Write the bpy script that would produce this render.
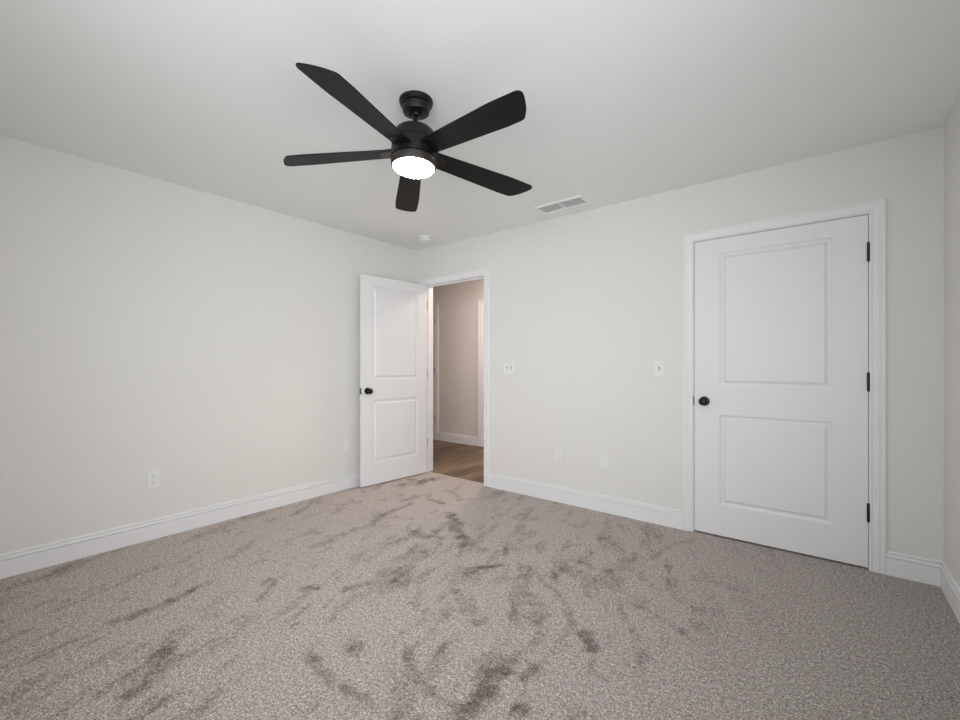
import bpy, bmesh, math
from mathutils import Vector, Matrix, noise

for _o in list(bpy.data.objects):
    bpy.data.objects.remove(_o)
scene = bpy.context.scene
COL = scene.collection
PI = math.pi

# room: x 0 (left wall) .. RX (right wall), y 0 (back wall) .. RY (front wall), z 0 .. H
RX, RY, H = 4.038, -3.80, 2.436
WT = 0.12                      # partition thickness
HALLY = 1.55                   # far wall of the hallway

# ------------------------------------------------------------------ camera
cam_data = bpy.data.cameras.new('camera')
cam = bpy.data.objects.new('camera', cam_data)
COL.objects.link(cam)
cam_data.sensor_width = 36.0
cam_data.lens = 434.0 / 960.0 * 36.0
cam_data.shift_y = 4.6 / 960.0
cam_data.clip_start = 0.05
cam.location = (3.549, -3.325, 1.1747)
cam.rotation_euler = (PI / 2, 0, math.atan2(0.6231, 0.7821))
scene.camera = cam

# ------------------------------------------------------------------ light and exposure
vs = scene.view_settings
vs.view_transform = 'Standard'
vs.look = 'None'
vs.gamma = 1.0
vs.use_curve_mapping = False
vs.exposure = -0.17

world = bpy.data.worlds.new('sky')
scene.world = world
world.use_nodes = True
wn = world.node_tree
wn.nodes.clear()
w_out = wn.nodes.new('ShaderNodeOutputWorld')
w_bg = wn.nodes.new('ShaderNodeBackground')
w_bg.inputs[0].default_value = (0.80, 0.90, 1.0, 1)
w_bg.inputs[1].default_value = 0.3
wn.links.new(w_bg.outputs[0], w_out.inputs[0])


def area(name, loc, rot, sx, sy, power, color):
    l = bpy.data.lights.new(name, 'AREA')
    l.shape = 'RECTANGLE'
    l.size, l.size_y = sx, sy
    l.energy = power
    l.color = color
    o = bpy.data.objects.new(name, l)
    o.location = loc
    o.rotation_euler = rot
    COL.objects.link(o)
    return o


WIN = (2.15, 3.75, 0.60, 2.05)           # window opening in the front wall (x0, x1, z0, z1)
WIN_ADDED = (-3.65, -2.40, 0.75, 2.05)        # added opening for fill light, right wall (y0, y1, z0, z1), beside the camera


SKY = (0.945, 0.972, 1.0)


def daylight(name, loc, target, sx, sy, power, spread, color=(1.0, 1.0, 1.0)):  # aimed area lamp, for window light and for added fill
    o = area(name, loc, (0, 0, 0), sx, sy, power, color)
    o.rotation_euler = (Vector(target) - Vector(loc)).to_track_quat('-Z', 'Y').to_euler()
    o.data.spread = math.radians(spread)
    return o


daylight('front_fill_aimed', (3.2, -4.25, 1.5), (0.6, 0.0, 1.7), 1.3, 1.4, 26.0, 105, SKY)  # added fill, narrowed and aimed to lift the far corner
daylight('daylight_front_sky', (2.95, RY - 0.14, 1.32), (2.95, 0.0, 1.32), 1.5, 1.35, 9.0, 170, SKY)
daylight('side_fill_aimed', (4.4, -3.1, 1.5), (0.6, 0.0, 1.7), 1.3, 1.4, 13.0, 105, SKY)  # added fill outside the side opening, aimed at the far corner
daylight('side_fill_broad', (RX + 0.13, -3.02, 1.40), (0.0, -3.02, 1.40), 1.15, 1.2, 15.0, 180, SKY)  # broad added fill at the side opening
LAMP_STRENGTH = 85.0
HALL_STRENGTH = 98.0


# ------------------------------------------------------------------ materials
def lin(c):
    return tuple(((v / 255.0) / 12.92 if v / 255.0 <= 0.04045 else ((v / 255.0 + 0.055) / 1.055) ** 2.4) for v in c)


def mat(name, rgb, rough=0.5, metal=0.0, spec=0.5, bump=None, mottling=None):
    m = bpy.data.materials.new(name)
    m.use_nodes = True
    nt = m.node_tree
    b = nt.nodes['Principled BSDF']
    b.inputs['Base Color'].default_value = (*lin(rgb), 1)
    b.inputs['Roughness'].default_value = rough
    b.inputs['Metallic'].default_value = metal
    b.inputs['Specular IOR Level'].default_value = spec
    tc = nt.nodes.new('ShaderNodeTexCoord')
    if mottling:
        scale, amount = mottling
        n = nt.nodes.new('ShaderNodeTexNoise')
        n.inputs['Scale'].default_value = scale
        n.inputs['Detail'].default_value = 3
        nt.links.new(tc.outputs['Object'], n.inputs['Vector'])
        mx = nt.nodes.new('ShaderNodeMix')
        mx.data_type = 'RGBA'
        base = lin(rgb)
        mx.inputs[6].default_value = (*[v * (1 - amount) for v in base], 1)
        mx.inputs[7].default_value = (*[min(1, v * (1 + amount)) for v in base], 1)
        nt.links.new(n.outputs['Fac'], mx.inputs[0])
        nt.links.new(mx.outputs[2], b.inputs['Base Color'])
    if bump:
        scale, strength, dist = bump
        n = nt.nodes.new('ShaderNodeTexNoise')
        n.inputs['Scale'].default_value = scale
        n.inputs['Detail'].default_value = 4
        nt.links.new(tc.outputs['Object'], n.inputs['Vector'])
        bp = nt.nodes.new('ShaderNodeBump')
        bp.inputs['Strength'].default_value = strength
        bp.inputs['Distance'].default_value = dist
        nt.links.new(n.outputs['Fac'], bp.inputs['Height'])
        nt.links.new(bp.outputs[0], b.inputs['Normal'])
    return m


def emit(name, rgb, strength):
    m = bpy.data.materials.new(name)
    m.use_nodes = True
    nt = m.node_tree
    b = nt.nodes['Principled BSDF']
    b.inputs['Base Color'].default_value = (0.9, 0.9, 0.88, 1)
    b.inputs['Emission Color'].default_value = (*rgb, 1)
    b.inputs['Emission Strength'].default_value = strength
    return m


M_WALL = mat('wall_paint', (232, 230.5, 226), 0.85, spec=0.25, bump=(90, 0.08, 0.002), mottling=(1.2, 0.006))
M_CEIL = mat('ceiling_paint', (244, 246, 246), 0.95, spec=0.15, bump=(70, 0.10, 0.002), mottling=(1.0, 0.006))
M_TRIM = mat('trim_enamel', (240, 240, 241), 0.42, spec=0.45, mottling=(3.0, 0.004))
M_DOOR = mat('door_enamel', (238, 238, 239), 0.45, spec=0.4, bump=(160, 0.05, 0.001), mottling=(2.0, 0.005))
M_HALL = mat('hall_paint_light_tinted', (224, 219, 215), 0.85, spec=0.25, bump=(90, 0.08, 0.002))  # off-white paint with the hallway's pinkish light mixed into its colour
M_PLATE = mat('plate_plastic', (237, 237, 236), 0.35, spec=0.5, mottling=(20, 0.003))
M_SLOT = mat('slot_shadow_plastic', (70, 68, 66), 0.6, mottling=(20, 0.01))
M_BLACK = mat('black_metal', (9, 9, 9), 0.38, metal=0.0, spec=0.4, bump=(300, 0.04, 0.001))
M_FAN = mat('fan_black_metal', (12, 12, 12), 0.42, spec=0.36, bump=(220, 0.05, 0.001))
M_BRONZE = mat('fan_ring_metal', (44, 38, 34), 0.45, spec=0.5, bump=(220, 0.05, 0.001))
M_STEEL = mat('latch_steel', (190, 188, 182), 0.3, metal=0.9, mottling=(40, 0.02))
M_RUBBER = mat('rubber', (18, 18, 18), 0.7, mottling=(40, 0.05))
M_SHELL = mat('detector_plastic', (250, 250, 248), 0.5, mottling=(30, 0.004))
M_VENTDARK = mat('duct_grey', (225, 225, 223), 0.8, mottling=(30, 0.02))
M_LENS = emit('lit_diffuser', (0.99, 0.975, 0.955), LAMP_STRENGTH)
M_HALL_FILL = emit('hall_fill_glow', (1.0, 0.81, 0.72), HALL_STRENGTH)  # glow of the added hallway fill light


def blade_material():
    m = bpy.data.materials.new('blade_black_wood')
    m.use_nodes = True
    nt = m.node_tree
    b = nt.nodes['Principled BSDF']
    tc = nt.nodes.new('ShaderNodeTexCoord')
    mp = nt.nodes.new('ShaderNodeMapping')
    mp.inputs['Scale'].default_value = (3, 60, 60)
    n = nt.nodes.new('ShaderNodeTexNoise')
    n.inputs['Scale'].default_value = 3
    n.inputs['Detail'].default_value = 5
    r = nt.nodes.new('ShaderNodeValToRGB')
    r.color_ramp.elements[0].color = (*lin((10, 10, 9)), 1)
    r.color_ramp.elements[1].color = (*lin((18, 17, 15)), 1)
    nt.links.new(tc.outputs['Object'], mp.inputs[0])
    nt.links.new(mp.outputs[0], n.inputs['Vector'])
    nt.links.new(n.outputs['Fac'], r.inputs[0])
    nt.links.new(r.outputs[0], b.inputs['Base Color'])
    b.inputs['Roughness'].default_value = 0.5
    b.inputs['Specular IOR Level'].default_value = 0.25
    bp = nt.nodes.new('ShaderNodeBump')
    bp.inputs['Strength'].default_value = 0.05
    bp.inputs['Distance'].default_value = 0.001
    nt.links.new(n.outputs['Fac'], bp.inputs['Height'])
    nt.links.new(bp.outputs[0], b.inputs['Normal'])
    return m


M_BLADE = blade_material()

C_LIGHT = (204, 196, 191)
C_DARK = (136, 127, 121)


def carpet_material():
    m = bpy.data.materials.new('carpet_pile')
    m.use_nodes = True
    nt = m.node_tree
    N, L = nt.nodes, nt.links
    b = N['Principled BSDF']
    b.inputs['Roughness'].default_value = 1.0
    b.inputs['Specular IOR Level'].default_value = 0.05
    tc = N.new('ShaderNodeTexCoord')
    # brushed-pile patches: strokes stored on the mesh, edges broken up by noise
    at = N.new('ShaderNodeAttribute')
    at.attribute_name = 'nap'
    e = N.new('ShaderNodeTexNoise')
    e.inputs['Scale'].default_value = 48
    e.inputs['Detail'].default_value = 5
    e.inputs['Roughness'].default_value = 0.85
    L.new(tc.outputs['Object'], e.inputs['Vector'])
    ma = N.new('ShaderNodeMath')
    ma.operation = 'MULTIPLY_ADD'
    ma.inputs[1].default_value = 2.0
    ma.inputs[2].default_value = -1.0
    L.new(e.outputs['Fac'], ma.inputs[0])
    ad = N.new('ShaderNodeMath')
    ad.operation = 'ADD'
    L.new(ma.outputs[0], ad.inputs[0])
    L.new(at.outputs['Fac'], ad.inputs[1])
    rp = N.new('ShaderNodeValToRGB')
    rp.color_ramp.elements[0].position = 0.12
    rp.color_ramp.elements[1].position = 0.95
    rp.color_ramp.elements[0].color = (*lin(C_LIGHT), 1)
    rp.color_ramp.elements[1].color = (*lin(C_DARK), 1)
    L.new(ad.outputs[0], rp.inputs[0])
    # yarn flecks
    f1 = N.new('ShaderNodeTexNoise')
    f1.inputs['Scale'].default_value = 150
    f1.inputs['Detail'].default_value = 5
    f1.inputs['Roughness'].default_value = 1.0
    L.new(tc.outputs['Object'], f1.inputs['Vector'])
    fr = N.new('ShaderNodeValToRGB')
    fr.color_ramp.elements[0].position = 0.42
    fr.color_ramp.elements[1].position = 0.57
    fr.color_ramp.elements[0].color = (0.20, 0.185, 0.175, 1)
    fr.color_ramp.elements[1].color = (1.62, 1.61, 1.60, 1)
    L.new(f1.outputs['Fac'], fr.inputs[0])
    mx = N.new('ShaderNodeMix')
    mx.data_type = 'RGBA'
    mx.blend_type = 'MULTIPLY'
    mx.inputs[0].default_value = 1.0
    L.new(rp.outputs[0], mx.inputs[6])
    L.new(fr.outputs[0], mx.inputs[7])
    # coarser tuft clumps
    f2 = N.new('ShaderNodeTexNoise')
    f2.inputs['Scale'].default_value = 62
    f2.inputs['Detail'].default_value = 5
    f2.inputs['Roughness'].default_value = 1.0
    L.new(tc.outputs['Object'], f2.inputs['Vector'])
    fr2 = N.new('ShaderNodeValToRGB')
    fr2.color_ramp.elements[0].position = 0.40
    fr2.color_ramp.elements[1].position = 0.60
    fr2.color_ramp.elements[0].color = (0.58, 0.56, 0.55, 1)
    fr2.color_ramp.elements[1].color = (1.34, 1.34, 1.34, 1)
    L.new(f2.outputs['Fac'], fr2.inputs[0])
    mx2 = N.new('ShaderNodeMix')
    mx2.data_type = 'RGBA'
    mx2.blend_type = 'MULTIPLY'
    mx2.inputs[0].default_value = 1.0
    L.new(mx.outputs[2], mx2.inputs[6])
    L.new(fr2.outputs[0], mx2.inputs[7])
    L.new(mx2.outputs[2], b.inputs['Base Color'])
    bp = N.new('ShaderNodeBump')
    bp.inputs['Strength'].default_value = 1.0
    bp.inputs['Distance'].default_value = 0.006
    L.new(f1.outputs['Fac'], bp.inputs['Height'])
    L.new(bp.outputs[0], b.inputs['Normal'])
    return m


M_CARPET = carpet_material()


def wood_material():
    m = bpy.data.materials.new('plank_floor')
    m.use_nodes = True
    nt = m.node_tree
    N, L = nt.nodes, nt.links
    b = N['Principled BSDF']
    b.inputs['Roughness'].default_value = 0.45
    b.inputs['Specular IOR Level'].default_value = 0.4
    tc = N.new('ShaderNodeTexCoord')
    mp = N.new('ShaderNodeMapping')
    mp.inputs['Rotation'].default_value = (0, 0, PI / 2)
    L.new(tc.outputs['Object'], mp.inputs[0])
    br = N.new('ShaderNodeTexBrick')
    br.inputs['Color1'].default_value = (*lin((158, 136, 108)), 1)
    br.inputs['Color2'].default_value = (*lin((98, 78, 58)), 1)
    br.inputs['Mortar'].default_value = (*lin((60, 44, 32)), 1)
    br.inputs['Scale'].default_value = 1.0
    br.inputs['Mortar Size'].default_value = 0.0022
    br.inputs['Brick Width'].default_value = 1.2
    br.inputs['Row Height'].default_value = 0.178
    L.new(mp.outputs[0], br.inputs['Vector'])
    mg = N.new('ShaderNodeMapping')
    mg.inputs['Scale'].default_value = (14, 1.0, 1)
    L.new(tc.outputs['Object'], mg.inputs[0])
    n = N.new('ShaderNodeTexNoise')
    n.inputs['Scale'].default_value = 2.2
    n.inputs['Detail'].default_value = 6
    n.inputs['Distortion'].default_value = 0.6
    L.new(mg.outputs[0], n.inputs['Vector'])
    r = N.new('ShaderNodeValToRGB')
    r.color_ramp.elements[0].position = 0.3
    r.color_ramp.elements[1].position = 0.7
    r.color_ramp.elements[0].color = (0.42, 0.39, 0.36, 1)
    r.color_ramp.elements[1].color = (1.1, 1.1, 1.1, 1)
    L.new(n.outputs['Fac'], r.inputs[0])
    mx = N.new('ShaderNodeMix')
    mx.data_type = 'RGBA'
    mx.blend_type = 'MULTIPLY'
    mx.inputs[0].default_value = 1.0
    L.new(br.outputs['Color'], mx.inputs[6])
    L.new(r.outputs[0], mx.inputs[7])
    L.new(mx.outputs[2], b.inputs['Base Color'])
    return m


M_WOOD = wood_material()


# ------------------------------------------------------------------ mesh helpers
def box(bm, x0, x1, y0, y1, z0, z1, bevel=0.0, seg=2):
    geo = bmesh.ops.create_cube(bm, size=1.0)
    vs_ = geo['verts']
    for v in vs_:
        v.co = Vector((x0 if v.co.x < 0 else x1, y0 if v.co.y < 0 else y1, z0 if v.co.z < 0 else z1))
    if bevel > 0:
        es = list({e for v in vs_ for e in v.link_edges})
        bmesh.ops.bevel(bm, geom=es, offset=bevel, segments=seg, affect='EDGES', profile=0.5)


def lathe(bm, prof, n=64, mtx=None):
    """prof: list of (radius, z); revolved about local z."""
    mtx = mtx or Matrix.Identity(4)
    rings = []
    for r, z in prof:
        if r < 1e-6:
            rings.append([bm.verts.new(mtx @ Vector((0, 0, z)))])
        else:
            rings.append([bm.verts.new(mtx @ Vector((r * math.cos(2 * PI * k / n), r * math.sin(2 * PI * k / n), z)))
                          for k in range(n)])
    for a, b in zip(rings, rings[1:]):
        for k in range(n):
            k2 = (k + 1) % n
            if len(a) == 1 and len(b) == 1:
                continue
            if len(a) == 1:
                bm.faces.new((a[0], b[k], b[k2]))
            elif len(b) == 1:
                bm.faces.new((a[k], b[0], a[k2]))
            else:
                bm.faces.new((a[k], b[k], b[k2], a[k2]))
    return rings


def prism(bm, prof, axis, a0, a1, pos):
    """extrude a closed (d, z) profile along an axis; pos(d, z, t) -> point."""
    f0 = [bm.verts.new(pos(d, z, a0)) for d, z in prof]
    f1 = [bm.verts.new(pos(d, z, a1)) for d, z in prof]
    n = len(prof)
    bm.faces.new(f0)
    bm.faces.new(f1[::-1])
    for k in range(n):
        bm.faces.new((f0[k], f1[k], f1[(k + 1) % n], f0[(k + 1) % n]))


def obj(name, bm, material, parent=None, loc=None, smooth=True, angle=35):
    bmesh.ops.recalc_face_normals(bm, faces=bm.faces)
    me = bpy.data.meshes.new(name)
    bm.to_mesh(me)
    bm.free()
    me.materials.append(material)
    if smooth:
        for p in me.polygons:
            p.use_smooth = True
        me.set_sharp_from_angle(angle=math.radians(angle))
    o = bpy.data.objects.new(name, me)
    COL.objects.link(o)
    if parent:
        o.parent = parent
    if loc:
        o.location = loc
    return o


def tag(o, label, cat, group=None, kind=None):
    o['label'] = label
    o['category'] = cat
    if group:
        o['group'] = group
    if kind:
        o['kind'] = kind
    return o


def empty(name, loc, rz=0.0):
    o = bpy.data.objects.new(name, None)
    o.empty_display_size = 0.1
    o.location = loc
    o.rotation_euler = (0, 0, rz)
    COL.objects.link(o)
    return o


def copy_tree(o, parent=None):
    c = o.copy()
    COL.objects.link(c)
    c.parent = parent
    for ch in [x for x in bpy.data.objects if x.parent == o]:
        copy_tree(ch, c)
    return c


def struct(name, bm, m, label, cat, smooth=False):
    return tag(obj(name, bm, m, smooth=smooth), label, cat, kind='structure')


# ------------------------------------------------------------------ room shell
D1 = (0.137, 0.95, 2.036)       # bedroom doorway clear opening x0, x1, top
D2 = (2.824, 3.741, 2.036)     # closet doorway
JT = 0.018


def wall_with_holes(bm, u0, u1, z1, holes, put):
    """boxes around rectangular holes (ua, ub, za, zb); put(bm, u0, u1, z0, z1)."""
    cur = u0
    for ua, ub, za, zb in holes:
        put(bm, cur, ua, 0, z1)
        if za > 0:
            put(bm, ua, ub, 0, za)
        put(bm, ua, ub, zb, z1)
        cur = ub
    put(bm, cur, u1, 0, z1)


bm = bmesh.new()
wall_with_holes(bm, -3.0, RX + WT, H, [(D1[0] - JT, D1[1] + JT, 0, D1[2] + JT), (D2[0] - JT, D2[1] + JT, 0, D2[2] + JT)],
                lambda b, a, c, z0, z1: box(b, a, c, 0, WT, z0, z1))
struct('wall_back', bm, M_WALL, 'off-white painted wall with the open doorway and the closed closet door', 'wall')

bm = bmesh.new()
box(bm, -WT, 0, RY - WT, 0, 0, H)
struct('wall_left', bm, M_WALL, 'long off-white painted wall on the left with two low outlets', 'wall')

bm = bmesh.new()
wall_with_holes(bm, RY - WT, 0, H, [(WIN_ADDED[0], WIN_ADDED[1], WIN_ADDED[2], WIN_ADDED[3])],
                lambda b, a, c, z0, z1: box(b, RX, RX + WT, a, c, z0, z1))
struct('wall_right', bm, M_WALL, 'shaded sliver of wall at the right edge beyond the closet door', 'wall')

bm = bmesh.new()
wall_with_holes(bm, 0, RX, H, [WIN], lambda b, a, c, z0, z1: box(b, a, c, RY - WT, RY, z0, z1))
struct('wall_front', bm, M_WALL, 'off-white wall with the daylight window, behind the viewer', 'wall')

bm = bmesh.new()
box(bm, -WT, RX + WT, RY - WT, WT, H, H + 0.1)
struct('ceiling', bm, M_CEIL, 'flat matte white bedroom ceiling above the black fan', 'ceiling')

# windows behind the viewer (right one added for light): frame, sash bars and sill
def window(name, along_x, u0, u1, z0, z1, label):
    bm = bmesh.new()
    fw, y0, y1 = 0.045, -WT * 0.75, -WT * 0.35
    def put(a, b, c, d):
        if along_x:
            box(bm, a, b, RY + y0, RY + y1, c, d, 0.003)
        else:
            box(bm, RX - y1, RX - y0, a, b, c, d, 0.003)
    put(u0, u0 + fw, z0, z1)
    put(u1 - fw, u1, z0, z1)
    put(u0, u1, z0, z0 + fw)
    put(u0, u1, z1 - fw, z1)
    zm = (z0 + z1) / 2
    put(u0, u1, zm - 0.02, zm + 0.02)
    if along_x:
        um = (u0 + u1) / 2
        put(um - 0.03, um + 0.03, z0, z1)
    struct(name, bm, M_TRIM, label, 'window')


window('window_1', True, *WIN, 'white double window in the wall behind the viewer')
window('window_added', False, *WIN_ADDED, 'white unseen window added for light in the right wall beside the viewer')

# carpet, with the brushed-pile strokes stored as a point attribute
STROKES = [([(2.351, -1.295), (2.459, -1.327), (2.568, -1.428), (2.64, -1.546), (2.678, -1.694), (2.69, -1.839), (2.682, -1.936)], 0.027, 0.55),
    ([(2.586, -1.915), (2.6, -2.014), (2.61, -2.112), (2.594, -2.176), (2.582, -2.24)], 0.053, 0.95),
    ([(2.187, -2.102), (2.288, -2.152), (2.374, -2.181), (2.466, -2.197), (2.553, -2.198)], 0.03, 0.7),
    ([(2.292, -2.171), (2.352, -2.275), (2.415, -2.374)], 0.022, 0.5),
    ([(2.718, -1.549), (2.756, -1.59), (2.789, -1.614)], 0.043, 1.0),
    ([(1.97, -1.47), (1.987, -1.365), (2.055, -1.262)], 0.029, 0.9),
    ([(2.373, -1.469), (2.455, -1.518), (2.485, -1.62)], 0.058, 0.6),
    ([(2.051, -1.652), (2.18, -1.716), (2.286, -1.799)], 0.049, 0.5),
    ([(2.15, -1.784), (2.13, -1.873), (2.192, -2.004), (2.204, -2.129)], 0.026, 0.4),
    ([(1.962, -2.248), (2.043, -2.265)], 0.049, 0.7),
    ([(1.886, -2.406), (2.105, -2.409), (2.306, -2.372)], 0.034, 0.5),
    ([(1.254, -0.82), (1.552, -1.022), (1.757, -1.199)], 0.077, 0.7),
    ([(1.696, -1.085), (1.851, -1.143)], 0.051, 0.6),
    ([(1.308, -1.24), (1.417, -1.221)], 0.062, 0.8),
    ([(0.97, -1.726), (0.926, -1.544), (0.902, -1.24), (0.802, -0.804)], 0.045, 0.6),
    ([(1.415, -2.146), (1.461, -2.071)], 0.032, 0.8),
    ([(1.602, -1.985), (1.653, -1.851)], 0.032, 0.9),
    ([(1.319, -1.386), (1.279, -1.145)], 0.043, 0.5),
    ([(1.766, -2.194), (1.692, -2.035), (1.716, -1.868)], 0.035, 0.4),
    ([(0.524, -0.921), (0.594, -0.756)], 0.044, 0.5),
    ([(0.823, -0.61), (0.995, -0.65)], 0.042, 0.7),
    ([(0.781, -0.332), (1.081, -0.477)], 0.043, 0.5),
    ([(2.729, -2.075), (2.748, -2.054)], 0.034, 0.8),
    ([(2.705, -0.592), (2.779, -0.385), (2.878, -0.164)], 0.032, 0.4),
    ([(1.978, -0.382), (2.159, -0.419)], 0.036, 0.4),
    ([(2.746, -1.196), (2.896, -1.21), (3.096, -1.319)], 0.038, 0.4),
    ([(1.595, -2.515), (1.497, -2.191)], 0.035, 0.3),
    ([(1.411, -2.784), (1.281, -2.476)], 0.038, 0.3),
    ([(2.534, -1.079), (2.824, -1.134)], 0.05, 0.3),
    ([(3.0, -0.664), (3.199, -0.712)], 0.042, 0.3),
    ([(1.084, -3.005), (1.01, -2.796)], 0.037, 0.3),
    ([(3.212, -0.636), (3.33, -1.133)], 0.051, 0.25)]


def seg_dist(px, py, ax, ay, bx, by):
    dx, dy = bx - ax, by - ay
    t = max(0.0, min(1.0, ((px - ax) * dx + (py - ay) * dy) / (dx * dx + dy * dy + 1e-9)))
    return math.hypot(px - ax - t * dx, py - ay - t * dy)


def nap_value(x, y):
    # swirled foot and vacuum marks of the pile
    wx = x + 0.10 * noise.noise(Vector((x * 2.3, y * 2.3, 3.1)))
    wy = y + 0.10 * noise.noise(Vector((x * 2.3, y * 2.3, 9.7)))
    a = math.radians(112)
    u = wx * math.cos(a) + wy * math.sin(a)
    v = -wx * math.sin(a) + wy * math.cos(a)
    hi = noise.noise(Vector((x * 17, y * 17, 1.5))) + 0.6 * noise.noise(Vector((x * 37, y * 37, 8.5)))
    n1 = noise.fractal(Vector((u * 2.2, v * 7.0, 0.3)), 0.7, 2.2, 5)
    n2 = noise.noise(Vector((x * 1.3, y * 1.3, 5.5)))
    val = 0.42 * max(0.0, min(1.0, (n1 - 0.12 + 0.22 * n2) / 0.5))
    n3 = noise.fractal(Vector((u * 6.0 + 4.0, v * 15.0, 7.3)), 0.7, 2.2, 4)
    val += 0.42 * max(0.0, min(1.0, (n3 - 0.24 + 0.30 * n2) / 0.25))
    val *= max(0.25, min(1.0, 1.0 - (x - 2.7) / 1.0))
    for pts, w, s in STROKES:
        if min(abs(x - p[0]) for p in pts) > 0.6:
            continue
        d = min(seg_dist(wx * 0.5 + x * 0.5, wy * 0.5 + y * 0.5, *pts[k], *pts[k + 1]) for k in range(len(pts) - 1))
        hw = w * (0.80 + 0.28 * hi)
        if 0 < d < hw * 1.6:
            q = max(0.0, min(1.0, 1.0 - (d - hw * 0.3) / (hw * 1.3)))
            val = max(val, s * (0.85 + 0.5 * hi) * q * q * (3 - 2 * q))
    val = max(0.0, val) * (0.95 + 0.3 * hi)
    return min(1.0, val)


def carpet():
    bm = bmesh.new()
    step = 0.012
    x0, x1, y0, y1 = 0.0, RX, RY, 0.0
    nx, ny = int((x1 - x0) / step), int((y1 - y0) / step)
    grid = []
    for j in range(ny + 1):
        grid.append([bm.verts.new((x0 + (x1 - x0) * i / nx, y0 + (y1 - y0) * j / ny, 0.0)) for i in range(nx + 1)])
    for j in range(ny):
        for i in range(nx):
            bm.faces.new((grid[j][i], grid[j][i + 1], grid[j + 1][i + 1], grid[j + 1][i]))
    for (a, b, c) in ((D1[0] - JT, D1[1] + JT, 0.055), (D2[0] - JT, D2[1] + JT, 0.6)):
        q = [bm.verts.new(p) for p in ((a, 0, 0), (b, 0, 0), (b, c, 0), (a, c, 0))]
        bm.faces.new(q)
    me = bpy.data.meshes.new('floor')
    bmesh.ops.recalc_face_normals(bm, faces=bm.faces)
    if sum(f.normal.z for f in bm.faces) < 0:
        bmesh.ops.reverse_faces(bm, faces=bm.faces)
    bm.to_mesh(me)
    bm.free()
    attr = me.attributes.new('nap', 'FLOAT', 'POINT')
    attr.data.foreach_set('value', [nap_value(v.co.x, v.co.y) for v in me.vertices])
    me.materials.append(M_CARPET)
    o = bpy.data.objects.new('floor', me)
    COL.objects.link(o)
    return o


tag(carpet(), 'taupe-grey cut-pile carpet with brushed vacuum and foot marks', 'carpet', kind='structure')

# subfloor so nothing shines through
bm = bmesh.new()
box(bm, -3.0, RX + WT, RY - WT, HALLY + WT, -0.12, -0.02)
struct('floor_slab', bm, M_VENTDARK, 'plain slab under the carpet and the planks', 'floor')

# hallway shell
HX0, HX1 = -2.6, 2.3
bm = bmesh.new()
q = [bm.verts.new(p) for p in ((HX0, 0.055, -0.004), (HX1, 0.055, -0.004), (HX1, HALLY, -0.004), (HX0, HALLY, -0.004))]
bm.faces.new(q)
struct('floor_hallway', bm, M_WOOD, 'brown wood plank floor seen through the open doorway', 'floor')
D3 = (-2.05, -1.228, 2.036)
D4 = (-0.289, 0.53, 2.036)
bm = bmesh.new()
wall_with_holes(bm, HX0 - WT, HX1 + WT, H, [(D3[0] - JT, D3[1] + JT, 0, D3[2] + JT), (D4[0] - JT, D4[1] + JT, 0, D4[2] + JT)],
                lambda b, a, c, z0, z1: box(b, a, c, HALLY, HALLY + WT, z0, z1))
struct('wall_hallway', bm, M_HALL, 'off-white hallway wall facing the open doorway, pinkish light in its colour', 'wall')
bm = bmesh.new()
box(bm, HX0 - WT, HX0, WT, HALLY, 0, H)
struct('wall_hallway_left', bm, M_HALL, 'hallway end wall, left, out of sight', 'wall')
bm = bmesh.new()
box(bm, HX1, HX1 + WT, WT, HALLY, 0, H)
struct('wall_hallway_right', bm, M_HALL, 'hallway end wall, right, out of sight', 'wall')
bm = bmesh.new()
box(bm, HX0 - WT, HX1 + WT, WT, HALLY + WT, H, H + 0.1)
struct('ceiling_hallway', bm, M_CEIL, 'white hallway ceiling beyond the doorway', 'ceiling')
# closet shell behind the closed door
bm = bmesh.new()
box(bm, D2[0] - 0.15, D2[0] - 0.10, WT, 0.6, 0, H)
box(bm, D2[1] + 0.10, D2[1] + 0.15, WT, 0.6, 0, H)
box(bm, D2[0] - 0.15, D2[1] + 0.15, 0.6, 0.65, 0, H)
box(bm, D2[0] - 0.15, D2[1] + 0.15, WT, 0.65, H - 0.05, H)
struct('wall_closet', bm, M_WALL, 'inside of the closet behind the closed door', 'wall')

# ------------------------------------------------------------------ baseboards
BASE = [(0, 0), (0.0150, 0), (0.0150, 0.0965), (0.0070, 0.0975), (0.0070, 0.1015), (0.0150, 0.1025), (0.0140, 0.1125),
        (0.0120, 0.1175), (0.0030, 0.1185), (0.0030, 0.1225), (0.0100, 0.1235), (0.0085, 0.130), (0.005, 0.133), (0, 0.133)]


def base_back(bm, x0, x1, y=0.0):
    prism(bm, BASE, 'x', x0, x1, lambda d, z, t: (t, y - d, z))


CW = 0.068        # casing width
REV = 0.004       # reveal
bm = bmesh.new()
base_back(bm, 0.0, D1[0] - REV - CW)
struct('baseboard_corner', bm, M_TRIM, 'short white baseboard behind the open door', 'baseboard', smooth=True)
bm = bmesh.new()
base_back(bm, D1[1] + REV + CW, D2[0] - REV - CW)
struct('baseboard_back', bm, M_TRIM, 'white moulded baseboard between the two doors', 'baseboard', smooth=True)
bm = bmesh.new()
base_back(bm, D2[1] + REV + CW, RX)
struct('baseboard_closet_side', bm, M_TRIM, 'short white baseboard right of the closet door', 'baseboard', smooth=True)
bm = bmesh.new()
prism(bm, BASE, 'y', RY, 0.0, lambda d, z, t: (d, t, z))
struct('baseboard_left', bm, M_TRIM, 'long white moulded baseboard along the left wall', 'baseboard', smooth=True)
bm = bmesh.new()
prism(bm, BASE, 'y', RY, 0.0, lambda d, z, t: (RX - d, t, z))
struct('baseboard_right', bm, M_TRIM, 'white baseboard on the wall at the right edge', 'baseboard', smooth=True)
bm = bmesh.new()
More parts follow.
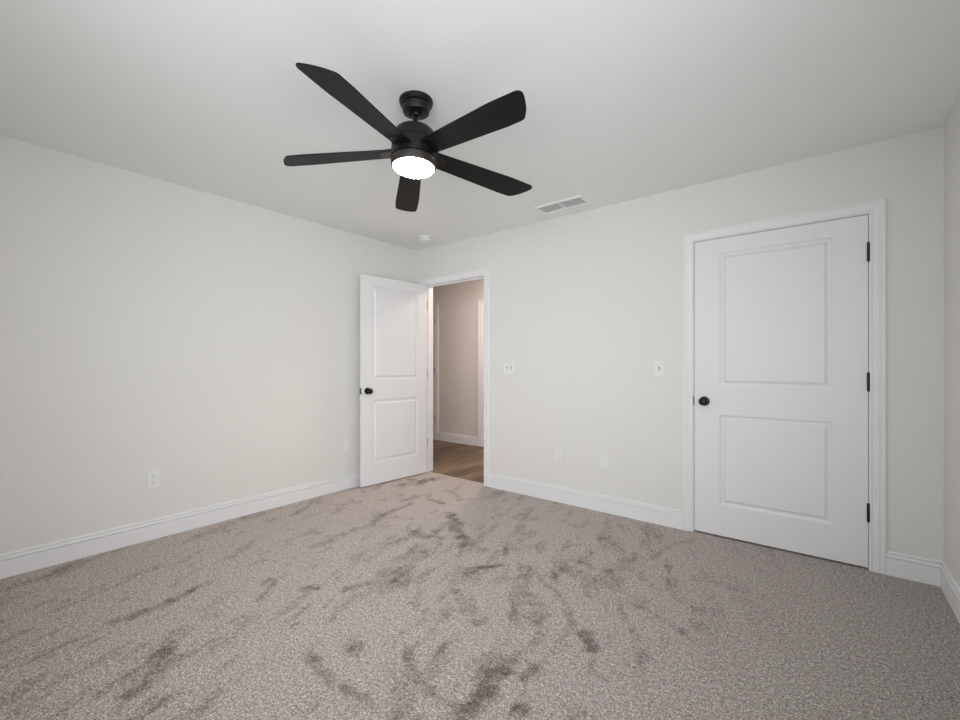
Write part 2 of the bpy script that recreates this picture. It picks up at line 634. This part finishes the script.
prism(bm, BASE, 'x', 0.0, RX, lambda d, z, t: (t, RY + d, z))
struct('baseboard_front', bm, M_TRIM, 'white baseboard on the wall behind the viewer', 'baseboard', smooth=True)
bm = bmesh.new()
base_back(bm, D3[1] + REV + CW, D4[0] - REV - CW, HALLY)
struct('baseboard_hallway', bm, M_TRIM, 'white baseboard in the hallway seen through the doorway', 'baseboard', smooth=True)

# ------------------------------------------------------------------ door casings
CAS = [(0, 0), (0, 0.0095), (0.003, 0.0125), (0.008, 0.0125), (0.0095, 0.0075), (0.0125, 0.0075), (0.0135, 0.0105), (0.022, 0.0110), (0.032, 0.0135), (0.036, 0.0165),
       (0.040, 0.0165), (0.041, 0.0110), (0.045, 0.0110), (0.052, 0.0150), (0.056, 0.0185), (0.064, 0.0185), (0.0675, 0.016), (0.068, 0.013), (0.068, 0)]


def casing(name, d, label, y=0.0):
    x0, x1, zt = d[0] - REV, d[1] + REV, d[2] + REV
    bm = bmesh.new()
    rows = []
    for f in (lambda u, p: (x0 - u, y - p, 0), lambda u, p: (x0 - u, y - p, zt + u),
              lambda u, p: (x1 + u, y - p, zt + u), lambda u, p: (x1 + u, y - p, 0)):
        rows.append([bm.verts.new(f(u, p)) for u, p in CAS])
    n = len(CAS)
    for a, b in zip(rows, rows[1:]):
        for k in range(n):
            bm.faces.new((a[k], b[k], b[(k + 1) % n], a[(k + 1) % n]))
    bm.faces.new(rows[0])
    bm.faces.new(rows[-1][::-1])
    return struct(name, bm, M_TRIM, label, 'door casing', smooth=True)


casing('trim_1', D1, 'white moulded casing around the open bedroom doorway')
casing('trim_2', D2, 'white moulded casing around the closed closet door')
casing('trim_3', D3, 'white casing edge at the left end of the visible hallway wall', HALLY)
casing('trim_4', D4, 'white casing edge at the right end of the visible hallway wall', HALLY)

# ------------------------------------------------------------------ doors
PROF = [(0.0, 0.0), (0.0008, 0.0085), (0.0045, 0.0090), (0.0085, 0.0125), (0.012, 0.0140), (0.021, 0.0140), (0.025, 0.0120), (0.036, 0.0035), (0.0385, 0.0015)]


def door_leaf(bm, W, Z0, Z1, T, stile, panels):
    """moulded two-panel leaf: x 0..W, y 0..T, z Z0..Z1; panels as (z0, z1)."""
    xs = [0, stile, W - stile, W]
    zs = [Z0] + [z for p in panels for z in p] + [Z1]
    for side in (0, 1):
        Y = (lambda dep: dep) if side == 0 else (lambda dep: T - dep)
        for i in range(3):
            for j in range(len(zs) - 1):
                if i == 1 and j % 2 == 1:
                    a0, a1, b0, b1 = xs[1], xs[2], zs[j], zs[j + 1]
                    prev = None
                    for off, dep in PROF:
                        ring = [bm.verts.new((a0 + off, Y(dep), b0 + off)), bm.verts.new((a1 - off, Y(dep), b0 + off)),
                                bm.verts.new((a1 - off, Y(dep), b1 - off)), bm.verts.new((a0 + off, Y(dep), b1 - off))]
                        if prev:
                            for k in range(4):
                                bm.faces.new((prev[k], prev[(k + 1) % 4], ring[(k + 1) % 4], ring[k]))
                        prev = ring
                    bm.faces.new(prev)
                else:
                    bm.faces.new([bm.verts.new(p) for p in ((xs[i], Y(0), zs[j]), (xs[i + 1], Y(0), zs[j]),
                                                            (xs[i + 1], Y(0), zs[j + 1]), (xs[i], Y(0), zs[j + 1]))])
    for p in (((0, 0, Z0), (0, T, Z0), (0, T, Z1), (0, 0, Z1)), ((W, 0, Z0), (W, T, Z0), (W, T, Z1), (W, 0, Z1)),
              ((0, 0, Z0), (W, 0, Z0), (W, T, Z0), (0, T, Z0)), ((0, 0, Z1), (W, 0, Z1), (W, T, Z1), (0, T, Z1))):
        bm.faces.new([bm.verts.new(q) for q in p])
    bmesh.ops.remove_doubles(bm, verts=bm.verts, dist=1e-5)


PANELS = [(0.220, 0.834), (1.028, 1.934)]
LEAF_T = 0.035


def knob_bm(bm, x, z, y, s):
    """door knob on the face at y, sticking out along s (+1 or -1)."""
    m = Matrix.Translation((x, y, z)) @ Matrix.Rotation(-s * PI / 2, 4, 'X')
    lathe(bm, [(0, 0), (0.0325, 0), (0.0325, 0.004), (0.030, 0.0075), (0.024, 0.009), (0.0135, 0.010), (0.0115, 0.016),
               (0.0115, 0.024), (0.014, 0.028), (0.022, 0.033), (0.0270, 0.040), (0.0285, 0.047), (0.0270, 0.054),
               (0.0215, 0.0605), (0.0130, 0.0640), (0.006, 0.0650), (0, 0.0652)], 40, m)


def jamb_bm(bm, d, y0=0.0, stops=True):
    x0, x1, zt = d
    box(bm, x0 - JT, x0, y0, y0 + WT, 0, zt + JT)
    box(bm, x1, x1 + JT, y0, y0 + WT, 0, zt + JT)
    box(bm, x0, x1, y0, y0 + WT, zt, zt + JT)
    if stops:
        box(bm, x0, x0 + 0.010, y0 + 0.040, y0 + 0.075, 0, zt)
        box(bm, x1 - 0.010, x1, y0 + 0.040, y0 + 0.075, 0, zt)
        box(bm, x0 + 0.010, x1 - 0.010, y0 + 0.040, y0 + 0.075, zt - 0.010, zt)


def hinge_bm(bm, x, y, z):
    lathe(bm, [(0, -0.056), (0.004, -0.055), (0.0055, -0.052), (0.0075, -0.050), (0.0075, -0.0305), (0.0068, -0.030),
               (0.0075, -0.0295), (0.0075, -0.0105), (0.0068, -0.010), (0.0075, -0.0095), (0.0075, 0.0095), (0.0068, 0.010),
               (0.0075, 0.0105), (0.0075, 0.0295), (0.0068, 0.030), (0.0075, 0.0305), (0.0075, 0.050), (0.0055, 0.052),
               (0.004, 0.055), (0, 0.056)], 20, Matrix.Translation((x, y, z)))


# closed closet door, hinged on the right
door2 = tag(empty('door_2', (D2[0], 0, 0)), 'closed white two-panel closet door with black knob and hinges', 'door', kind='structure')
W2 = D2[1] - D2[0]
bm = bmesh.new()
door_leaf(bm, W2 - 0.006, 0.012, 2.0325, LEAF_T, 0.157, PANELS)
leaf2 = obj('door_leaf', bm, M_DOOR, door2, (0.003, 0.0015, 0), angle=14)
bm = bmesh.new()
jamb_bm(bm, (0, W2, D2[2]))
obj('door_jamb', bm, M_TRIM, door2, smooth=False)
bm = bmesh.new()
knob_bm(bm, 0.064, 0.922, 0.0, -1)
obj('door_knob', bm, M_BLACK, leaf2, (0, 0, 0))
for z in (1.818, 1.076, 0.328):
    bm = bmesh.new()
    hinge_bm(bm, W2 - 0.001, -0.0055, z)
    box(bm, W2 - 0.0012, W2 - 0.0002, -0.004, 0.030, z - 0.045, z + 0.045)
    obj('hinge', bm, M_BLACK, door2)
bm = bmesh.new()
box(bm, -0.0100, -0.0008, -0.0030, -0.0003, 0.892, 0.950, 0.001)
box(bm, 0.0000, 0.0012, -0.0020, 0.030, 0.892, 0.950)
obj('strike_plate', bm, M_BLACK, door2)

# open bedroom door, hinged on the left, swung against the left wall
door1 = tag(empty('door_1', (D1[0], 0, 0)), 'open white two-panel door swung back near the left wall', 'door', kind='structure')
W1 = D1[1] - D1[0]
bm = bmesh.new()
door_leaf(bm, W1 - 0.010, 0.012, 2.0325, LEAF_T, 0.122, PANELS)
leaf1 = obj('door_leaf', bm, M_DOOR, door1, (0.001, -0.006, 0), angle=14)
leaf1.rotation_euler = (0, 0, math.radians(-94.3))
bm = bmesh.new()
jamb_bm(bm, (0, W1, D1[2]))
obj('door_jamb', bm, M_TRIM, door1, smooth=False)
for s, y in ((1, LEAF_T), (-1, 0.0)):
    bm = bmesh.new()
    knob_bm(bm, W1 - 0.010 - 0.062, 0.922, y, s)
    obj('door_knob', bm, M_BLACK, leaf1)
bm = bmesh.new()
box(bm, W1 - 0.0105, W1 - 0.0085, 0.006, 0.029, 0.893, 0.951, 0.0006)
lp = obj('latch_plate', bm, M_BLACK, leaf1)
bm = bmesh.new()
lathe(bm, [(0, 0), (0.0065, 0), (0.0065, 0.008), (0.004, 0.011), (0, 0.011)], 20,
      Matrix.Translation((W1 - 0.0085, LEAF_T / 2, 0.922)) @ Matrix.Rotation(PI / 2, 4, 'Y'))
obj('latch_bolt', bm, M_STEEL, lp)
for z in (1.818, 1.076, 0.328):
    bm = bmesh.new()
    hinge_bm(bm, -0.001, -0.0085, z)
    box(bm, 0.0002, 0.0014, 0.0, 0.031, z - 0.045, z + 0.045)
    obj('hinge', bm, M_BLACK, door1)

# hallway doors, closed, each seen only at its edge
for name, d, label in (('door_3', D3, 'white door edge with black hinge at the left of the hallway wall'),
                       ('door_4', D4, 'closed white hallway door just hidden by the right door jamb')):
    t = tag(empty(name, (d[0], HALLY, 0)), label, 'door', kind='structure')
    w = d[1] - d[0]
    bm = bmesh.new()
    door_leaf(bm, w - 0.006, 0.012, 2.0325, LEAF_T, 0.150, PANELS)
    obj('door_leaf', bm, M_DOOR, t, (0.003, 0.0015, 0), angle=14)
    bm = bmesh.new()
    jamb_bm(bm, (0, w, d[2]))
    obj('door_jamb', bm, M_TRIM, t, smooth=False)
    for z in (1.86, 1.076, 0.328):
        bm = bmesh.new()
        hinge_bm(bm, w - 0.001, -0.0055, z)
        obj('hinge', bm, M_BLACK, t)

# ------------------------------------------------------------------ ceiling fan
FX, FY = 2.018, -1.893
fan = tag(empty('ceiling_fan', (FX, FY, H)),
          'black five-blade ceiling fan with a lit round white light, hanging from the ceiling', 'ceiling fan')
bm = bmesh.new()
lathe(bm, [(0, 0), (0.0790, 0), (0.0800, -0.003), (0.0800, -0.011), (0.0780, -0.014), (0.0740, -0.0145), (0.0735, -0.017), (0.0760, -0.019), (0.0755, -0.024),
           (0.0710, -0.027), (0.0660, -0.028), (0.0650, -0.031), (0.0635, -0.055), (0.0610, -0.060), (0.0560, -0.0625), (0.0300, -0.064),
           (0.0265, -0.064), (0.0250, -0.050), (0.0, -0.050)], 72)
canopy = obj('canopy', bm, M_FAN, fan, angle=28)
bm = bmesh.new()
lathe(bm, [(0, -0.042), (0.015, -0.045), (0.0225, -0.055), (0.0240, -0.064), (0.0205, -0.074), (0.0140, -0.078), (0, -0.079)], 32)
obj('hanger_ball', bm, M_BLACK, canopy)
# everything below the ball joint hangs with a slight lean
TILT = 0.050
tiltm = Matrix.Translation((-0.003, -0.001, -0.058)) @ Matrix.Rotation(-TILT, 4, 'X') @ Matrix.Rotation(-0.008, 4, 'Y') @ Matrix.Translation((0, 0, 0.06))


def fanpart(name, bm, m, parent=fan, mtx=None, angle=28):
    o = obj(name, bm, m, parent, angle=angle)
    if parent is fan:
        o.matrix_local = tiltm @ (mtx or Matrix.Identity(4))
    elif mtx:
        o.matrix_local = mtx
    return o


bm = bmesh.new()
lathe(bm, [(0, -0.060), (0.0115, -0.060), (0.0115, -0.134), (0.0155, -0.136), (0.0185, -0.145), (0, -0.145)], 32)
fanpart('downrod', bm, M_BLACK)
bm = bmesh.new()
lathe(bm, [(0, -0.139), (0.020, -0.140), (0.066, -0.143), (0.0830, -0.149), (0.0940, -0.160), (0.1005, -0.175), (0.1030, -0.190), (0.1040, -0.206),
           (0.1020, -0.2075), (0.1020, -0.2095), (0.1060, -0.211), (0.1080, -0.235), (0.1087, -0.262), (0.1080, -0.288),
           (0.1020, -0.2895), (0, -0.2895)], 96)
fanpart('motor_housing', bm, M_FAN)
bm = bmesh.new()
lathe(bm, [(0, -0.2890), (0.1010, -0.2890), (0.1010, -0.2925), (0.1075, -0.2935), (0.1075, -0.3000), (0.1068, -0.3190), (0.1045, -0.3260),
           (0.1005, -0.3290), (0.0985, -0.3290), (0.0975, -0.3220), (0, -0.3220)], 96)
ring = fanpart('light_kit_ring', bm, M_BRONZE)
bm = bmesh.new()
lathe(bm, [(0.0970, -0.3230), (0.0970, -0.3290), (0.0930, -0.3345), (0.0840, -0.3395), (0.0700, -0.3435), (0.0450, -0.3468), (0.0200, -0.3480), (0, -0.3482)], 96)
fanpart('lamp_diffuser', bm, M_LENS, ring)


def blade_outline():
    RL, RS, R0 = 0.671, 0.602, 0.085
    w = lambda r: 0.050 + 0.020 * min(1, max(0, (r - 0.10) / 0.42)) - 0.004 * max(0, (r - 0.5) / 0.16)
    cw, ccw = [], []
    nseg = 22
    for k in range(nseg + 1):
        r = R0 + (RL - 0.030 - R0) * k / nseg
        cw.append((r, -w(r)))
    for k in range(nseg + 1):
        r = R0 + (RS - 0.016 - R0) * k / nseg
        ccw.append((r, w(r)))
    def bez(p0, p1, p2, p3, n):
        out = []
        for i in range(1, n):
            t = i / n
            out.append(tuple((1 - t) ** 3 * a + 3 * (1 - t) ** 2 * t * b + 3 * (1 - t) * t * t * c + t ** 3 * d
                             for a, b, c, d in zip(p0, p1, p2, p3)))
        return out
    # rounded long corner, slanted bowed end, rounded short corner
    A = cw[-1]
    B = (RL - 0.004, -0.040)
    Cc = (RS + 0.012, w(RS) - 0.016)
    Dd = ccw[-1]
    tip = bez(A, (RL - 0.012, -w(RL)), (RL + 0.001, -0.056), B, 8) + [B]
    tip += bez(B, (RL - 0.010, -0.018), (RS + 0.036, 0.030), Cc, 10) + [Cc]
    tip += bez(Cc, (RS + 0.006, w(RS) - 0.006), (RS - 0.004, w(RS)), Dd, 6)
    return cw + tip + ccw[::-1]


def slab(bm, outline, t0, t1, bev=0.0012):
    """flat plate with a softened rim from an (x, y) outline between z t0 and t1."""
    cx = sum(p[0] for p in outline) / len(outline)
    cy = sum(p[1] for p in outline) / len(outline)
    def shrink(p, d):
        v = Vector((p[0] - cx, p[1] - cy))
        l = v.length
        v *= (l - d) / l
        return cx + v.x, cy + v.y
    rings = []
    for z, d in ((t0, bev), (t0 + bev, 0), (t1 - bev, 0), (t1, bev)):
        rings.append([bm.verts.new((*shrink(p, d), z)) for p in outline])
    n = len(outline)
    for a, b in zip(rings, rings[1:]):
        for k in range(n):
            bm.faces.new((a[k], a[(k + 1) % n], b[(k + 1) % n], b[k]))
    bm.faces.new(rings[0][::-1])
    bm.faces.new(rings[-1])


PITCH = math.radians(-10.5)
DROOP = 0.048
blade = None
for k in range(5):
    a = math.radians(-2.7 + 72 * k)
    mtx = (Matrix.Translation((-0.003, 0, -0.251)) @ Matrix.Rotation(a, 4, 'Z') @ Matrix.Rotation(DROOP, 4, 'Y')
           @ Matrix.Rotation(PITCH, 4, 'X'))
    if blade is None:
        bm = bmesh.new()
        slab(bm, blade_outline(), -0.003, 0.003)
        blade = fanpart('blade', bm, M_BLADE, fan, mtx)
        # blade iron clamped under and over the root of the blade
        bm = bmesh.new()
        out = [(0.060, -0.040), (0.110, -0.0505), (0.135, -0.046), (0.158, -0.030), (0.166, 0.0), (0.158, 0.030), (0.135, 0.046),
               (0.110, 0.0505), (0.060, 0.040)]
        slab(bm, out, -0.0065, -0.0032)
        slab(bm, out, 0.0032, 0.0055)
        iron = fanpart('blade_iron', bm, M_BLACK, blade, Matrix.Identity(4))
    else:
        b2 = blade.copy()
        COL.objects.link(b2)
        b2.parent = fan
        b2.matrix_local = tiltm @ mtx
        i2 = iron.copy()
        COL.objects.link(i2)
        i2.parent = b2
        i2.matrix_local = Matrix.Identity(4)

# ------------------------------------------------------------------ ceiling items
det = tag(empty('smoke_detector', (0.445, -0.296, H)), 'small round white smoke detector on the ceiling near the left corner', 'smoke detector')
bm = bmesh.new()
lathe(bm, [(0, 0), (0.066, 0), (0.0665, -0.003), (0.0660, -0.010), (0.0640, -0.0115), (0, -0.0115)], 48)
obj('mounting_base', bm, M_SHELL, det)
bm = bmesh.new()
lathe(bm, [(0, -0.010), (0.0560, -0.010), (0.0560, -0.0155), (0.0620, -0.0165), (0.0625, -0.0240), (0.0590, -0.0310), (0.0500, -0.0350),
           (0.0320, -0.0370), (0, -0.0375)], 48)
cover = obj('cover', bm, M_SHELL, det)
bm = bmesh.new()
for k in range(12):
    m = Matrix.Rotation(2 * PI * k / 12, 4, 'Z')
    g = bmesh.ops.create_cube(bm, size=1.0)
    for v in g['verts']:
        v.co = m @ Vector((0.0575 + v.co.x * 0.004, v.co.y * 0.018, -0.0135 + v.co.z * 0.0045))
obj('sensing_slots', bm, M_SLOT, cover, smooth=False)
bm = bmesh.new()
lathe(bm, [(0, -0.0365), (0.011, -0.0365), (0.011, -0.0385), (0.009, -0.0400), (0, -0.0402)], 24, Matrix.Translation((0.018, 0, 0)))
obj('test_button', bm, M_SHELL, cover)

vent = tag(empty('ceiling_vent', (1.920, -0.245, H)), 'white rectangular ceiling air register with two banks of louvres', 'ceiling vent')
VW, VD = 0.410, 0.185
bm = bmesh.new()
prof = [(0, 0), (0.0, -0.0050), (0.003, -0.0095), (0.022, -0.0100), (0.024, -0.0085), (0.026, 0)]
rows = []
for sx, sy in ((-1, -1), (1, -1), (1, 1), (-1, 1)):
    rows.append([bm.verts.new((sx * (VW / 2 - u), sy * (VD / 2 - u), z)) for u, z in prof])
for i in range(4):
    a, b = rows[i], rows[(i + 1) % 4]
    for k in range(len(prof) - 1):
        bm.faces.new((a[k], b[k], b[k + 1], a[k + 1]))
box(bm, -0.006, 0.006, -VD / 2 + 0.024, VD / 2 - 0.024, -0.0075, 0.0)
frame = obj('frame', bm, M_CEIL, vent, smooth=False)
bm = bmesh.new()
box(bm, -VW / 2 + 0.025, VW / 2 - 0.025, -VD / 2 + 0.025, VD / 2 - 0.025, -0.0008, -0.0002)
obj('duct_backing', bm, M_VENTDARK, vent, smooth=False)
slats = None
for (x0, x1) in ((-VW / 2 + 0.027, -0.007), (0.007, VW / 2 - 0.027)):
    for j in range(9):
        y = -VD / 2 + 0.034 + j * (VD - 0.068) / 8
        if slats is None:
            bm = bmesh.new()
            L_ = x1 - x0
            g = bmesh.ops.create_cube(bm, size=1.0)
            m = Matrix.Rotation(math.radians(38), 4, 'X')
            for v in g['verts']:
                v.co = m @ Vector((v.co.x * L_, v.co.y * 0.0105, v.co.z * 0.0010))
            slats = obj('louvre', bm, M_CEIL, vent, ((x0 + x1) / 2, y, -0.0048), smooth=False)
        else:
            s2 = slats.copy()
            COL.objects.link(s2)
            s2.parent = vent
            s2.location = ((x0 + x1) / 2, y, -0.0048)


# ------------------------------------------------------------------ wall plates (local: x along wall, -y out of wall, z up)
def plate(bm, w, h=0.115, t=0.0065):
    v0 = []
    for y, d in ((0, 0), (-t * 0.6, 0), (-t * 0.9, 0.0015), (-t, 0.0035)):
        v0.append([bm.verts.new((sx * (w / 2 - d), y, sz * (h / 2 - d))) for sx, sz in ((-1, -1), (1, -1), (1, 1), (-1, 1))])
    for a, b in zip(v0, v0[1:]):
        for k in range(4):
            bm.faces.new((a[k], a[(k + 1) % 4], b[(k + 1) % 4], b[k]))
    bm.faces.new(v0[0])
    bm.faces.new(v0[-1])


def screw(x, z, parent, y=-0.0065):
    bm = bmesh.new()
    lathe(bm, [(0, 0), (0.0033, 0), (0.003, 0.0008), (0, 0.0012)], 16, Matrix.Translation((x, y, z)) @ Matrix.Rotation(PI / 2, 4, 'X'))
    return obj('screw', bm, M_PLATE, parent)


def make_switch(loc, gangs, label, name='light_switch'):
    t = tag(empty(name, loc), label, 'light switch')
    w = 0.070 if gangs == 1 else 0.117
    bm = bmesh.new()
    plate(bm, w)
    obj('cover_plate', bm, M_PLATE, t, smooth=False)
    for x in ((0,) if gangs == 1 else (-0.023, 0.023)):
        bm = bmesh.new()
        box(bm, x - 0.0055, x + 0.0055, -0.0072, -0.0055, -0.0125, 0.0125)
        obj('switch_slot', bm, M_SLOT, t, smooth=False)
        bm = bmesh.new()
        g = bmesh.ops.create_cube(bm, size=1.0)
        m = Matrix.Translation((x, -0.0105, -0.003)) @ Matrix.Rotation(math.radians(28), 4, 'X')
        for v in g['verts']:
            s = 0.8 if v.co.y < 0 else 1.0
            v.co = m @ Vector((v.co.x * 0.0085 * s, v.co.y * 0.014, v.co.z * 0.0125 * s))
        bmesh.ops.bevel(bm, geom=list(bm.edges), offset=0.001, segments=2, affect='EDGES')
        obj('toggle', bm, M_PLATE, t)
        screw(x, 0.030, t)
        screw(x, -0.030, t)
    return t


def make_outlet(loc, rz, label, name='wall_outlet'):
    t = tag(empty(name, loc, rz), label, 'outlet')
    bm = bmesh.new()
    plate(bm, 0.072)
    obj('cover_plate', bm, M_PLATE, t, smooth=False)
    for z in (0.0195, -0.0195):
        bm = bmesh.new()
        n = 28
        loop = []
        for k in range(n):
            a = 2 * PI * k / n
            x = 0.0168 * math.cos(a)
            zz = max(-0.0138, min(0.0138, 0.0168 * math.sin(a)))
            loop.append((x, z + zz))
        f = [[bm.verts.new((x, y, q)) for x, q in loop] for y in (-0.0055, -0.0078)]
        for k in range(n):
            bm.faces.new((f[0][k], f[0][(k + 1) % n], f[1][(k + 1) % n], f[1][k]))
        bm.faces.new(f[1])
        r = obj('receptacle', bm, M_PLATE, t, smooth=False)
        bm = bmesh.new()
        box(bm, -0.0073, -0.0053, -0.0081, -0.0070, z + 0.0005, z + 0.0085)
        box(bm, 0.0053, 0.0073, -0.0081, -0.0070, z + 0.0015, z + 0.0080)
        lathe(bm, [(0, 0), (0.0026, 0), (0.0026, 0.0011), (0, 0.0011)], 14,
              Matrix.Translation((0, -0.0070, z - 0.0065)) @ Matrix.Rotation(PI / 2, 4, 'X'))
        obj('slots', bm, M_SLOT, r, smooth=False)
    screw(0, 0, t)
    return t


make_switch((1.247, 0, 1.142), 2, 'white double toggle light switch beside the open doorway')
make_switch((2.590, 0, 1.142), 1, 'white single toggle light switch beside the closet door')
make_outlet((1.764, 0, 0.405), 0, 'white duplex outlet on the back wall, below and right of the double switch')
make_outlet((0, -2.410, 0.400), PI / 2, 'white duplex outlet low on the left wall, nearest the viewer')

t = tag(empty('cable_plate', (2.173, 0, 0.402)), 'white blank wall plate low on the back wall, right of the outlet', 'wall plate')
bm = bmesh.new()
plate(bm, 0.072)
obj('cover_plate', bm, M_PLATE, t, smooth=False)
screw(0, 0.030, t)
screw(0, -0.030, t)

t = tag(empty('cable_plate', (0, -0.893, 0.402), PI / 2), 'white wall plate with narrow centre insert, left of the open door', 'wall plate')
bm = bmesh.new()
plate(bm, 0.072)
obj('cover_plate', bm, M_PLATE, t, smooth=False)
bm = bmesh.new()
box(bm, -0.0165, 0.0165, -0.0072, -0.0055, -0.0335, 0.0335)
ins = obj('insert', bm, M_VENTDARK, t, smooth=False)
bm = bmesh.new()
box(bm, -0.0150, 0.0150, -0.0095, -0.0060, -0.0320, 0.0320, 0.0015)
obj('rocker', bm, M_PLATE, ins)

# baseboard door stop behind the open door, only its tip in view
t = tag(empty('door_stop', (0.015, -0.786, 0.078)), 'door stop with black rubber tip behind the open door edge', 'door stop')
R90 = Matrix.Rotation(PI / 2, 4, 'Y')
bm = bmesh.new()
lathe(bm, [(0, 0), (0.011, 0), (0.010, 0.004), (0.006, 0.006), (0.004, 0.008), (0.004, 0.052), (0, 0.052)], 20, R90)
obj('post', bm, M_TRIM, t)
bm = bmesh.new()
lathe(bm, [(0, 0.046), (0.0075, 0.046), (0.0085, 0.050), (0.0085, 0.060), (0.006, 0.063), (0, 0.063)], 20, R90)
obj('rubber_tip', bm, M_RUBBER, t)

# added fill light on the hallway ceiling, out of the camera's sight
t = tag(empty('hall_fill_light', (0.55, 0.80, H)), 'added round fill light on the hallway ceiling beyond the doorway, out of sight', 'fill light')
bm = bmesh.new()
lathe(bm, [(0, 0), (0.165, 0), (0.165, -0.025), (0.150, -0.028), (0, -0.028)], 48)
obj('pan', bm, M_SHELL, t)
bm = bmesh.new()
lathe(bm, [(0.150, -0.027), (0.148, -0.045), (0.120, -0.068), (0.060, -0.082), (0, -0.085)], 48)
obj('lamp_diffuser', bm, M_HALL_FILL, t)
